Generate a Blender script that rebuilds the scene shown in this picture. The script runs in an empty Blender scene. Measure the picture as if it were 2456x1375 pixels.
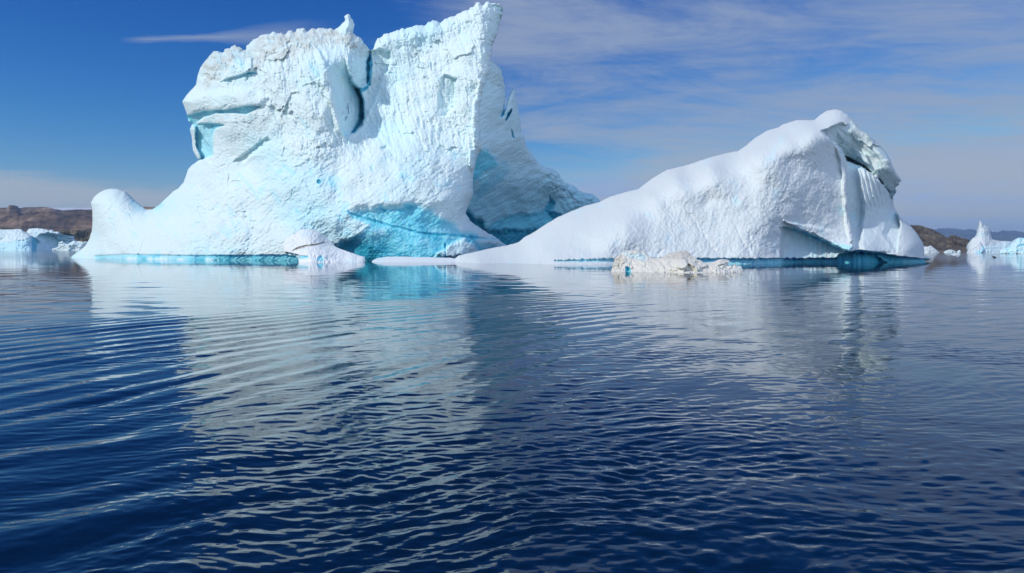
import bpy, math
import numpy as np
from mathutils import Vector

# ------------------------------------------------------------------ camera, sky, sun, exposure
sc = bpy.context.scene
IW, IH = 2456.0, 1375.0          # photograph size
CX, HY = 1228.0, 594.0           # optical centre column, horizon row
F = 1927.0                       # focal length in photo pixels
EYE = 3.2                        # camera height over the water, metres
cam = bpy.data.cameras.new("camera")
cam.sensor_width = 36.0
cam.lens = F / IW * 36.0
cam.shift_y = (HY - IH / 2) / IW
cam.clip_end = 60000.0
cam.clip_start = 0.1
co = bpy.data.objects.new("camera", cam)
co.location = (0, 0, EYE)
co.rotation_euler = (math.radians(90), 0, 0)
sc.collection.objects.link(co)
sc.camera = co

SUN_EL = math.radians(37.0)
SUN_AZ = math.radians(180.0 + 61.0)      # clockwise from +Y (view direction): behind the camera, to the left
sdir = Vector((math.sin(SUN_AZ) * math.cos(SUN_EL), math.cos(SUN_AZ) * math.cos(SUN_EL), math.sin(SUN_EL)))
sl = bpy.data.lights.new("sun", 'SUN')
sl.energy = 3.0
sl.angle = math.radians(0.5)
sl.color = (1.0, 0.945, 0.86)
so = bpy.data.objects.new("sun", sl)
so.rotation_euler = (-sdir).to_track_quat('-Z', 'Y').to_euler()
so.location = (0, 0, 200)
sc.collection.objects.link(so)

SKY_STRENGTH = 0.10
SKY_CURVE = ((3.0, 2.4, .52), (1.85, 1.12, .62), (1.2, 1.10, .72))
CLOUD_LOW = (4.6, 5.15, 5.4)
CLOUD_HIGH = (3.0, 3.75, 5.3)
CLOUD_FWD = 0.3

sc.view_settings.view_transform = 'Standard'
sc.view_settings.look = 'None'
sc.view_settings.exposure = 0.0
sc.view_settings.gamma = 1.0
sc.render.engine = 'CYCLES'
sc.cycles.use_denoising = True
sc.cycles.max_bounces = 8
sc.cycles.diffuse_bounces = 4
sc.cycles.glossy_bounces = 4
sc.cycles.caustics_reflective = False
sc.cycles.caustics_refractive = False


def N(nt, typ, **kw):
    n = nt.nodes.new(typ)
    for k, v in kw.items():
        if k.startswith('i_'):
            n.inputs[k[2:].replace('_', ' ')].default_value = v
        else:
            setattr(n, k, v)
    return n


def MATH(nt, op, a, b=None, c=None, clamp=False):
    n = nt.nodes.new('ShaderNodeMath'); n.operation = op; n.use_clamp = clamp
    for i, v in enumerate((a, b, c)):
        if v is None: continue
        if isinstance(v, (int, float)): n.inputs[i].default_value = v
        else: nt.links.new(v, n.inputs[i])
    return n.outputs[0]


def SSTEP(nt, v, lo, hi, o0=0.0, o1=1.0):
    n = nt.nodes.new('ShaderNodeMapRange'); n.interpolation_type = 'SMOOTHSTEP'
    nt.links.new(v, n.inputs[0])
    for i, q in enumerate((lo, hi, o0, o1)): n.inputs[i + 1].default_value = q
    return n.outputs[0]


def MIXC(nt, f, a, b):
    n = nt.nodes.new('ShaderNodeMix'); n.data_type = 'RGBA'
    for k, v in ((0, f), (6, a), (7, b)):
        if isinstance(v, (int, float)): n.inputs[k].default_value = v
        elif isinstance(v, tuple): n.inputs[k].default_value = (*v, 1.0) if len(v) == 3 else v
        else: nt.links.new(v, n.inputs[k])
    return n.outputs[2]


def build_world():
    w = bpy.data.worlds.new("World"); sc.world = w; w.use_nodes = True
    nt = w.node_tree; L = nt.links; nt.nodes.clear()
    sky = N(nt, 'ShaderNodeTexSky', sky_type='NISHITA', sun_disc=False, sun_elevation=SUN_EL,
            sun_rotation=SUN_AZ, altitude=0.0, air_density=1.0, dust_density=0.1, ozone_density=2.0)
    # the deep polarised blue of the photograph: steeper falloff in red and green
    sp = N(nt, 'ShaderNodeSeparateColor'); L.new(sky.outputs[0], sp.inputs[0])
    cb = N(nt, 'ShaderNodeCombineColor')
    for i, (g_, k_, m_) in enumerate(SKY_CURVE):
        c_ = MATH(nt, 'MINIMUM', MATH(nt, 'MULTIPLY', sp.outputs[i], SKY_STRENGTH), m_)
        L.new(MATH(nt, 'MULTIPLY', MATH(nt, 'POWER', c_, g_), k_ / SKY_STRENGTH), cb.inputs[i])
    tc = N(nt, 'ShaderNodeTexCoord')
    sep = N(nt, 'ShaderNodeSeparateXYZ'); L.new(tc.outputs['Generated'], sep.inputs[0])
    x, y, z = sep.outputs
    zc = MATH(nt, 'ADD', MATH(nt, 'MAXIMUM', z, 0.0), 0.09)
    u = MATH(nt, 'DIVIDE', x, zc); v = MATH(nt, 'DIVIDE', y, zc)      # position on a cloud deck
    comb = N(nt, 'ShaderNodeCombineXYZ'); L.new(u, comb.inputs[0]); L.new(v, comb.inputs[1])

    def cloud(scale, rot, stretch, detail, rough, dist, off):
        m = N(nt, 'ShaderNodeMapping'); m.inputs['Rotation'].default_value = (0, 0, rot)
        m.inputs['Scale'].default_value = stretch; m.inputs['Location'].default_value = off
        L.new(comb.outputs[0], m.inputs[0])
        n = N(nt, 'ShaderNodeTexNoise', i_Scale=scale, i_Detail=detail, i_Roughness=rough, i_Distortion=dist)
        L.new(m.outputs[0], n.inputs['Vector']); return n.outputs[0]
    az = MATH(nt, 'ARCTAN2', x, y)                                    # azimuth from the view direction
    n1 = cloud(0.8, 0.18, (0.55, 0.8, 1), 7, 0.6, 0.9, (3.1, 1.7, 0))
    n2 = cloud(1.9, -0.35, (0.6, 0.9, 1), 8, 0.68, 1.6, (0.3, 5.1, 0))
    n3 = cloud(6.0, -0.3, (0.4, 1.2, 1), 7, 0.68, 1.0, (7.3, 2.1, 0))
    s = MATH(nt, 'ADD', MATH(nt, 'MULTIPLY_ADD', n1, 0.75, -0.25), MATH(nt, 'ADD', MATH(nt, 'MULTIPLY', n2, 0.50), MATH(nt, 'MULTIPLY', n3, 0.25)))
    east = MATH(nt, 'MAXIMUM', SSTEP(nt, az, -0.25, 0.03), SSTEP(nt, az, -2.2, -1.5, 1.0, 0.0))   # the cirrus sheet lies to the right, extended out of view behind as added fill
    front = SSTEP(nt, y, 0.0, 0.3)
    hi = MATH(nt, 'SUBTRACT', 1.0, MATH(nt, 'MULTIPLY', front, SSTEP(nt, z, 0.25, 0.40)))         # and thins high up ahead
    cov = MATH(nt, 'MULTIPLY_ADD', MATH(nt, 'MULTIPLY', east, hi), 0.50, -0.33)
    zl = MATH(nt, 'ADD', MATH(nt, 'MULTIPLY_ADD', az, 0.07, z), MATH(nt, 'MULTIPLY_ADD', n2, 0.05, -0.025))
    low = MATH(nt, 'MULTIPLY', SSTEP(nt, zl, 0.030, 0.058, 1.0, 0.0), 0.52)     # banks near the horizon
    s2 = MATH(nt, 'ADD', s, MATH(nt, 'MAXIMUM', cov, MATH(nt, 'SUBTRACT', low, 0.33)))
    # a clear blue band low in the middle of the view
    zt = MATH(nt, 'MULTIPLY_ADD', az, 0.10, z)
    g = MATH(nt, 'MULTIPLY', SSTEP(nt, zt, 0.06, 0.085), SSTEP(nt, zt, 0.128, 0.142, 1.0, 0.0))
    g = MATH(nt, 'MULTIPLY', g, MATH(nt, 'MULTIPLY', SSTEP(nt, az, -0.1, 0.0), SSTEP(nt, az, 0.10, 0.20, 1.0, 0.0)))
    s2 = MATH(nt, 'MULTIPLY_ADD', g, -0.22, s2)
    f1 = MATH(nt, 'MULTIPLY', SSTEP(nt, s2, 0.37, 0.78), 0.88)
    # one thin streak of cirrus at upper left
    el = MATH(nt, 'DIVIDE', z, MATH(nt, 'MAXIMUM', y, 0.05))
    tx = MATH(nt, 'DIVIDE', x, MATH(nt, 'MAXIMUM', y, 0.05))
    line = MATH(nt, 'MULTIPLY_ADD', MATH(nt, 'ADD', tx, 0.485), 0.03, 0.2585)
    dv = MATH(nt, 'ABSOLUTE', MATH(nt, 'SUBTRACT', el, line))
    wdt = MATH(nt, 'MULTIPLY_ADD', n3, 0.012, MATH(nt, 'MULTIPLY_ADD', SSTEP(nt, tx, -0.40, -0.26), 0.016, -0.001))
    st = MATH(nt, 'SUBTRACT', 1.0, MATH(nt, 'DIVIDE', dv, MATH(nt, 'MAXIMUM', wdt, 0.0015)), clamp=True)
    st = MATH(nt, 'MULTIPLY', st, MATH(nt, 'MULTIPLY', SSTEP(nt, tx, -0.495, -0.45), SSTEP(nt, tx, -0.30, -0.20, 1.0, 0.0)))
    st = MATH(nt, 'MULTIPLY', st, MATH(nt, 'MULTIPLY_ADD', n3, 0.9, 0.15))
    f = MATH(nt, 'MAXIMUM', f1, st, clamp=True)
    # thin cloud is brighter towards the sun
    dt = N(nt, 'ShaderNodeVectorMath', operation='DOT_PRODUCT'); L.new(tc.outputs['Generated'], dt.inputs[0]); dt.inputs[1].default_value = sdir
    fw = MATH(nt, 'MULTIPLY_ADD', SSTEP(nt, dt.outputs['Value'], -0.1, 1.0), CLOUD_FWD, 1.0)
    fw = MATH(nt, 'ADD', fw, MATH(nt, 'MULTIPLY', SSTEP(nt, az, 0.75, 1.2), 1.3))      # cloud brightened out of view to the right, added as fill for shaded ice
    ccol = MIXC(nt, SSTEP(nt, z, 0.02, 0.2), CLOUD_LOW, CLOUD_HIGH)
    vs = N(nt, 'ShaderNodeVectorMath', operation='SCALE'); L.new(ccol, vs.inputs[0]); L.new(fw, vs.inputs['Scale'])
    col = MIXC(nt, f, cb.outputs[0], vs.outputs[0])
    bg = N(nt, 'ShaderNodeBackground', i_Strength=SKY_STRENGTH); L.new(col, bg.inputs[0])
    out = N(nt, 'ShaderNodeOutputWorld'); L.new(bg.outputs[0], out.inputs[0])


build_world()

# ------------------------------------------------------------------ noise and sculpting tools
rng = np.random.default_rng(7)
_P = rng.permutation(256).astype(np.int32); _P = np.concatenate([_P, _P, _P])
_G = rng.normal(size=(256, 3)).astype(np.float32); _G /= np.linalg.norm(_G, axis=1)[:, None]


def pn(x, y, z=0.0):
    """gradient noise, about -1..1"""
    x = np.asarray(x, np.float32); y = np.asarray(y, np.float32)
    z = np.broadcast_to(np.asarray(z, np.float32), x.shape)
    xi = np.floor(x).astype(np.int32); yi = np.floor(y).astype(np.int32); zi = np.floor(z).astype(np.int32)
    xf = x - xi; yf = y - yi; zf = z - zi
    u = xf**3 * (xf * (xf * 6 - 15) + 10); v = yf**3 * (yf * (yf * 6 - 15) + 10); w = zf**3 * (zf * (zf * 6 - 15) + 10)
    xi &= 255; yi &= 255; zi &= 255
    r = 0
    for dz in (0, 1):
        rz = 0
        for dy in (0, 1):
            a = []
            for dx in (0, 1):
                h = _P[_P[_P[(xi + dx) & 255] + ((yi + dy) & 255)] + ((zi + dz) & 255)] & 255
                g = _G[h]
                a.append(g[:, 0] * (xf - dx) + g[:, 1] * (yf - dy) + g[:, 2] * (zf - dz))
            l = a[0] + u * (a[1] - a[0])
            rz = rz + l * (v if dy else 1 - v)
        r = r + rz * (w if dz else 1 - w)
    return r * 1.5


def fbm(x, y, z=0.0, o=4, gain=0.5, lac=2.03):
    s = 0; a = 1.0; k = 1.0
    for i in range(o):
        s = s + a * pn(x * k + 17.3 * i, y * k - 9.1 * i, np.asarray(z) * k + 3.7 * i); a *= gain; k *= lac
    return s


def ridged(x, y, z=0.0, o=4, gain=0.5):
    s = 0; a = 1.0; k = 1.0
    for i in range(o):
        s = s + a * (1 - np.abs(pn(x * k + 5.3 * i, y * k - 7.1 * i, np.asarray(z) * k + 2.7 * i)) * 2); a *= gain; k *= 2.03
    return s


def worley(x, y, jitter=0.9, seed=0):
    """F1, F2 in the plane and a random id per cell"""
    x = np.asarray(x, np.float32); y = np.asarray(y, np.float32)
    xi = np.floor(x).astype(np.int32); yi = np.floor(y).astype(np.int32)
    f1 = np.full(x.shape, 9.0, np.float32); f2 = f1.copy(); idv = np.zeros(x.shape, np.float32)
    for dy in (-1, 0, 1):
        for dx in (-1, 0, 1):
            cx = xi + dx; cy = yi + dy
            h = _P[_P[(cx + seed) & 255] + (cy & 255)]
            h2 = _P[h + 57]; h3 = _P[h + 101]
            d = np.hypot(cx + 0.5 + (h / 255.0 - 0.5) * jitter - x, cy + 0.5 + (h2 / 255.0 - 0.5) * jitter - y)
            m = d < f1
            f2 = np.where(m, f1, np.minimum(f2, d)); idv = np.where(m, h3 / 255.0, idv); f1 = np.where(m, d, f1)
    return f1, f2, idv


def facets(x, y, seed=0, tilt=.5, jitter=.95):
    """broken planes: every cell is a flat face with its own slope"""
    x = np.asarray(x, np.float32); y = np.asarray(y, np.float32)
    xi = np.floor(x).astype(np.int32); yi = np.floor(y).astype(np.int32)
    f1 = np.full(x.shape, 9.0, np.float32); o = np.zeros(x.shape, np.float32)
    for dy in (-1, 0, 1):
        for dx in (-1, 0, 1):
            cx = xi + dx; cy = yi + dy
            h = _P[_P[(cx + seed) & 255] + (cy & 255)]; h2 = _P[h + 57]; h3 = _P[h + 101]; h4 = _P[h + 151]; h5 = _P[h + 29]
            ex = x - (cx + 0.5 + (h / 255.0 - 0.5) * jitter); ey = y - (cy + 0.5 + (h2 / 255.0 - 0.5) * jitter)
            d = np.hypot(ex, ey); m = d < f1; f1 = np.where(m, d, f1)
            o = np.where(m, ((h3 / 255.0 - .5) * ex + (h4 / 255.0 - .5) * ey) * 2 * tilt + (h5 / 255.0 - .5) * tilt * .55, o)
    return o


def cracks(x, y, seed, eps):
    return np.exp(-(fbm(x, y, seed, 3, .5) / eps) ** 2)


def sstep(x, a, b):
    t = np.clip((x - a) / (b - a), 0, 1); return t * t * (3 - 2 * t)


def seg_dist(px, py, A, B):
    """nearest distance and nearest point on a set of segments (brute force)"""
    dx = (B - A)[:, 0]; dy = (B - A)[:, 1]; L2 = np.maximum(dx * dx + dy * dy, 1e-9)
    t = np.clip(((px[:, None] - A[:, 0]) * dx + (py[:, None] - A[:, 1]) * dy) / L2, 0, 1)
    qx = A[:, 0] + t * dx; qy = A[:, 1] + t * dy
    d = np.hypot(px[:, None] - qx, py[:, None] - qy)
    k = d.argmin(1); r = np.arange(len(px))
    return d[r, k], qx[r, k], qy[r, k]


def tiled_dist(px, py, A, B, tile=40.0):
    d = np.zeros(len(px)); qx = np.zeros(len(px)); qy = np.zeros(len(px))
    key = (np.floor(px / tile).astype(int) * 100003 + np.floor(py / tile).astype(int))
    order = np.argsort(key, kind='stable'); ks = key[order]
    cut = np.flatnonzero(np.diff(ks)) + 1
    for idx in np.split(order, cut):
        cx = px[idx].mean(); cy = py[idx].mean()
        dc, _, _ = _seg_all(cx, cy, A, B)
        rad = np.hypot(px[idx] - cx, py[idx] - cy).max()
        m = dc <= dc.min() + 2 * rad + 1e-3
        d[idx], qx[idx], qy[idx] = seg_dist(px[idx], py[idx], A[m], B[m])
    return d, qx, qy


def _seg_all(cx, cy, A, B):
    dx = (B - A)[:, 0]; dy = (B - A)[:, 1]; L2 = np.maximum(dx * dx + dy * dy, 1e-9)
    t = np.clip(((cx - A[:, 0]) * dx + (cy - A[:, 1]) * dy) / L2, 0, 1)
    return np.hypot(cx - A[:, 0] - t * dx, cy - A[:, 1] - t * dy), None, None


def inside(px, py, P):
    c = np.zeros(len(px), bool); Q = np.roll(P, -1, 0)
    for (x0, y0), (x1, y1) in zip(P, Q):
        if y0 == y1: continue
        m = ((y0 > py) != (y1 > py)) & (px < (x1 - x0) * (py - y0) / (y1 - y0) + x0)
        c ^= m
    return c


class RBF:
    """thin-plate surface through hand-set depths"""
    def __init__(s, pts, lam=0.02):
        p = np.array(pts, float); s.c = p[:, :2] / 300.0; n = len(p)
        K = s.k(s.c, s.c) + lam * np.eye(n) * 0.1
        P = np.c_[np.ones(n), s.c]
        M = np.block([[K, P], [P.T, np.zeros((3, 3))]])
        s.w = np.linalg.solve(M, np.r_[p[:, 2], 0, 0, 0])
    @staticmethod
    def k(a, b):
        r2 = ((a[:, None] - b[None]) ** 2).sum(-1)
        return 0.5 * r2 * np.log(r2 + 1e-12)
    def __call__(s, px, py):
        q = np.c_[px, py] / 300.0; o = np.zeros(len(q))
        for i in range(0, len(q), 40000):
            b = q[i:i + 40000]
            o[i:i + 40000] = s.k(b, s.c) @ s.w[:-3] + s.w[-3] + b @ s.w[-2:]
        return o


def link(o, parent=None):
    sc.collection.objects.link(o)
    if parent: o.parent = parent
    return o


def mesh_obj(name, co_, quads, mat, parent=None, smooth=True, attrs=None, tris=None):
    me = bpy.data.meshes.new(name)
    nv = len(co_); nq = len(quads)
    me.vertices.add(nv); me.vertices.foreach_set('co', np.ascontiguousarray(co_, np.float32).ravel())
    me.loops.add(nq * 4); me.loops.foreach_set('vertex_index', np.ascontiguousarray(quads, np.int32).ravel())
    me.polygons.add(nq); me.polygons.foreach_set('loop_start', np.arange(0, nq * 4, 4, dtype=np.int32))
    me.polygons.foreach_set('use_smooth', np.full(nq, smooth, bool))
    me.update(calc_edges=True)
    for k, v in (attrs or {}).items():
        a = me.attributes.new(k, 'FLOAT', 'POINT'); a.data.foreach_set('value', np.ascontiguousarray(v, np.float32))
    me.materials.append(mat)
    return link(bpy.data.objects.new(name, me), parent)


def tag(o, label=None, cat=None, group=None, kind=None):
    if label: o['label'] = label
    if cat: o['category'] = cat
    if group: o['group'] = group
    if kind: o['kind'] = kind
    return o


class Shell:
    """A lump of ice sculpted as a front surface (depth over the traced outline) closed by a bulging back."""
    def __init__(s, outline, step, rough=1.0, water=None, seed=0, rough_fn=None):
        P = np.array(outline, float)
        # finer, broken outline
        Q = np.roll(P, -1, 0); pts = []
        for a, b in zip(P, Q):
            n = max(1, int(np.hypot(*(b - a)) / (step * 1.6)))
            for i in range(n): pts.append(a + (b - a) * i / n)
        P = np.array(pts)
        T = np.roll(P, -1, 0) - np.roll(P, 1, 0); T /= np.maximum(np.hypot(T[:, 0], T[:, 1]), 1e-6)[:, None]
        nz = fbm(P[:, 0] / (step * 9), P[:, 1] / (step * 9), seed + .5, 4, .6)
        amp = rough * (rough_fn(P[:, 0], P[:, 1]) if rough_fn else 1.0)
        if water is not None: amp = np.where(P[:, 1] > water, 0.0, amp)
        P = P + np.c_[T[:, 1], -T[:, 0]] * (nz * amp)[:, None]
        s.step = step
        x0, y0 = P.min(0) - step; x1, y1 = P.max(0) + step
        gx = np.arange(x0, x1 + step, step); gy = np.arange(y0, y1 + step, step)
        PX, PY = np.meshgrid(gx, gy); H, W = PX.shape
        # row-wise even-odd fill
        A, B = P, np.roll(P, -1, 0); ins = np.zeros((H, W), bool)
        for j in range(H):
            yy = gy[j] + 1e-4; m = (A[:, 1] > yy) != (B[:, 1] > yy)
            xs = np.sort(A[m, 0] + (yy - A[m, 1]) / (B[m, 1] - A[m, 1]) * (B[m, 0] - A[m, 0]))
            for a, b in zip(xs[0::2], xs[1::2]): ins[j] |= (gx >= a) & (gx <= b)
        keep = ins.copy()
        # grow by one so the rim can be drawn onto the outline
        g = keep.copy(); g[1:] |= keep[:-1]; g[:-1] |= keep[1:]; g2 = g.copy(); g2[:, 1:] |= g[:, :-1]; g2[:, :-1] |= g[:, 1:]
        f = g2[:-1, :-1] & g2[1:, :-1] & g2[:-1, 1:] & g2[1:, 1:]
        inq = ins[:-1, :-1] | ins[1:, :-1] | ins[:-1, 1:] | ins[1:, 1:]
        f &= inq
        used = np.zeros((H, W), bool)
        used[:-1, :-1] |= f; used[1:, :-1] |= f; used[:-1, 1:] |= f; used[1:, 1:] |= f
        idx = np.full((H, W), -1); idx[used] = np.arange(used.sum())
        s.px = PX[used].copy(); s.py = PY[used].copy(); insv = ins[used]
        jj, ii = np.nonzero(f)
        s.q = np.c_[idx[jj + 1, ii], idx[jj + 1, ii + 1], idx[jj, ii + 1], idx[jj, ii]]
        d, qx, qy = tiled_dist(s.px, s.py, A, B)
        out = ~insv
        s.px[out] = qx[out]; s.py[out] = qy[out]; d[out] = 0.0
        s.dall = d
        # rim vertices = those on an edge used once
        e = np.concatenate([s.q[:, [0, 1]], s.q[:, [1, 2]], s.q[:, [2, 3]], s.q[:, [3, 0]]]); e.sort(1)
        u, c = np.unique(e, axis=0, return_counts=True)
        s.rim = np.zeros(len(s.px), bool); s.rim[u[c == 1].ravel()] = True
        if water is not None:
            keepseg = ~((A[:, 1] > water) & (B[:, 1] > water))
            s.d, _, _ = tiled_dist(s.px, s.py, A[keepseg], B[keepseg])
        else: s.d = d
        s.D = None; s.blue = np.zeros(len(s.px)); s.dirt = np.zeros(len(s.px))

    def base(s, pts, ref, lam=0.02):
        s.D0 = RBF(pts, lam)(s.px, s.py); s.D = s.D0.copy(); s.m = ref / F
        s.a = (s.px - CX) * s.m; s.b = (HY - s.py) * s.m          # metres across and up
    def edge(s, R, E):
        u = 1 - np.clip(s.d / R, 0, 1); s.roll = E * (1 - np.sqrt(np.maximum(1 - u * u, 0))); s.D += s.roll
        s.E = E
    def mask(s, poly, soft=2.0, wob=0.0, wscale=25.0, seed=0.0):
        P = np.array(poly, float); A, B = P, np.roll(P, -1, 0)
        px, py = s.px, s.py
        if wob:
            px = px + wob * fbm(s.px / wscale, s.py / wscale, 3.3 + seed, 4, .55)
            py = py + wob * fbm(s.px / wscale, s.py / wscale, 8.8 + seed, 4, .55)
        (x0, y0), (x1, y1) = P.min(0) - soft - wob - 2, P.max(0) + soft + wob + 2
        k = np.flatnonzero((px > x0) & (px < x1) & (py > y0) & (py < y1)); m = np.zeros(len(px))
        if len(k) == 0: return m
        d = np.concatenate([seg_dist(px[k[i:i + 30000]], py[k[i:i + 30000]], A, B)[0] for i in range(0, len(k), 30000)])
        ins = inside(px[k], py[k], P)
        m[k] = sstep(np.where(ins, d, -d), -soft, soft)
        return m
    def build(s, name, mat, back, Rb, parent=None):
        D = s.D
        X = (s.px - CX) / F * D; Z = EYE - (s.py - HY) / F * D
        front = np.c_[X, D, Z]
        Db = s.D0 + s.E
        u = np.clip(s.dall / Rb, 0, 1); infl = 1 - (1 - u) ** 2
        bx = (s.px - CX) / F * Db; bz = EYE - (s.py - HY) / F * Db
        by = Db + back * infl * (1 + 0.25 * fbm(s.a / 9, s.b / 9, 5.0, 3))
        by = np.maximum(by, D + 0.5 * np.clip(s.dall, 0, 1))
        n = len(s.px)
        # the back is coarser in detail but shares the rim
        bi = np.arange(n); bi[~s.rim] = n + np.arange((~s.rim).sum())
        backv = np.c_[bx, by, bz][~s.rim]
        # quads wind facing the viewer; the back is reversed
        q2 = bi[s.q][:, ::-1]
        nb = len(backv)
        at = {'blue': np.r_[s.blue, np.full(nb, .1)], 'dirt': np.r_[s.dirt, np.zeros(nb)]}
        V = np.r_[front, backv]
        if parent is not None: V = V - np.array(parent.location)
        return mesh_obj(name, V, np.r_[s.q, q2], mat, parent, True, at)


# ------------------------------------------------------------------ materials
def new_mat(name):
    m = bpy.data.materials.new(name); m.use_nodes = True
    nt = m.node_tree; p = nt.nodes['Principled BSDF']; return m, nt, p


def ice_material(name, snow, fine=1.0, tint=0.10):
    m, nt, p = new_mat(name); L = nt.links
    ab = N(nt, 'ShaderNodeAttribute', attribute_name='blue'); ad = N(nt, 'ShaderNodeAttribute', attribute_name='dirt')
    tc = N(nt, 'ShaderNodeTexCoord')
    n1 = N(nt, 'ShaderNodeTexNoise', i_Scale=0.35, i_Detail=8.0, i_Roughness=0.65); L.new(tc.outputs['Object'], n1.inputs['Vector'])
    n2 = N(nt, 'ShaderNodeTexNoise', i_Scale=2.2 * fine, i_Detail=6.0, i_Roughness=0.7); L.new(tc.outputs['Object'], n2.inputs['Vector'])
    bl = MATH(nt, 'ADD', ab.outputs['Fac'], MATH(nt, 'MULTIPLY', SSTEP(nt, n1.outputs[0], 0.5, 0.75), tint), clamp=True)
    r = N(nt, 'ShaderNodeValToRGB'); L.new(bl, r.inputs[0])
    e = r.color_ramp.elements
    e[0].position = 0; e[0].color = (*snow, 1)
    e[1].position = 1; e[1].color = (0.004, 0.20, 0.32, 1)
    for pos, c in ((0.25, (0.52, 0.83, 0.91)), (0.5, (0.20, 0.68, 0.82)), (0.75, (0.04, 0.44, 0.61))):
        k = e.new(pos); k.color = (*c, 1)
    dcol = MIXC(nt, n2.outputs[0], (0.20, 0.16, 0.115), (0.50, 0.45, 0.36))
    c = MIXC(nt, MATH(nt, 'MULTIPLY', ad.outputs['Fac'], SSTEP(nt, n2.outputs[0], 0.35, 0.62, 0.25, 1.0), clamp=True), r.outputs[0], dcol)
    L.new(c, p.inputs['Base Color'])
    L.new(SSTEP(nt, ab.outputs['Fac'], 0.1, 0.7, 0.65, 0.38), p.inputs['Roughness'])
    p.inputs['Specular IOR Level'].default_value = 0.3
    p.subsurface_method = 'RANDOM_WALK' if hasattr(p, 'subsurface_method') else None
    L.new(MATH(nt, 'MULTIPLY', SSTEP(nt, ab.outputs['Fac'], 0.15, 0.5), 0.6), p.inputs['Subsurface Weight'])
    p.inputs['Subsurface Radius'].default_value = (0.25, 1.0, 1.5); p.inputs['Subsurface Scale'].default_value = 1.6
    b = N(nt, 'ShaderNodeBump', i_Strength=0.55, i_Distance=0.16 / fine); L.new(n2.outputs[0], b.inputs['Height'])
    L.new(b.outputs[0], p.inputs['Normal'])
    return m


M_ICE = ice_material('glacier_ice', (0.69, 0.83, 0.84))
M_SNOW = ice_material('firn_ice', (0.67, 0.735, 0.75), tint=0.04)
M_DIRTY = ice_material('dirty_floe_ice', (0.75, 0.74, 0.66), fine=3.0, tint=0.03)
M_FLOE = ice_material('growler_ice', (0.80, 0.85, 0.86), fine=2.5, tint=0.08)


def rock_material(name, cols, sc1, bump=2.0, snow=None):
    m, nt, p = new_mat(name); L = nt.links
    tc = N(nt, 'ShaderNodeTexCoord')
    n1 = N(nt, 'ShaderNodeTexNoise', i_Scale=sc1, i_Detail=9.0, i_Roughness=0.65, i_Distortion=0.4); L.new(tc.outputs['Object'], n1.inputs['Vector'])
    mp = N(nt, 'ShaderNodeMapping'); mp.inputs['Scale'].default_value = (1, 1, 5); L.new(tc.outputs['Object'], mp.inputs[0])
    n2 = N(nt, 'ShaderNodeTexNoise', i_Scale=sc1 * 4, i_Detail=8.0, i_Roughness=0.75); L.new(mp.outputs[0], n2.inputs['Vector'])
    r = N(nt, 'ShaderNodeValToRGB')
    L.new(MATH(nt, 'ADD', MATH(nt, 'MULTIPLY', n1.outputs[0], 0.6), MATH(nt, 'MULTIPLY', n2.outputs[0], 0.4)), r.inputs[0])
    e = r.color_ramp.elements
    e[0].position = 0.40; e[0].color = (*cols[0], 1); e[1].position = 0.60; e[1].color = (*cols[-1], 1)
    for i, c in enumerate(cols[1:-1]):
        k = e.new(0.40 + 0.20 * (i + 1) / (len(cols) - 1)); k.color = (*c, 1)
    c = r.outputs[0]
    if snow is not None:
        a = N(nt, 'ShaderNodeAttribute', attribute_name='snow')
        c = MIXC(nt, MATH(nt, 'MULTIPLY', a.outputs['Fac'], SSTEP(nt, n2.outputs[0], 0.40, 0.55), clamp=True), c, (0.8, 0.82, 0.85))
    L.new(c, p.inputs['Base Color']); p.inputs['Roughness'].default_value = 0.95; p.inputs['Specular IOR Level'].default_value = 0.1
    b = N(nt, 'ShaderNodeBump', i_Strength=0.8, i_Distance=bump); L.new(n2.outputs[0], b.inputs['Height']); L.new(b.outputs[0], p.inputs['Normal'])
    return m


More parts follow.
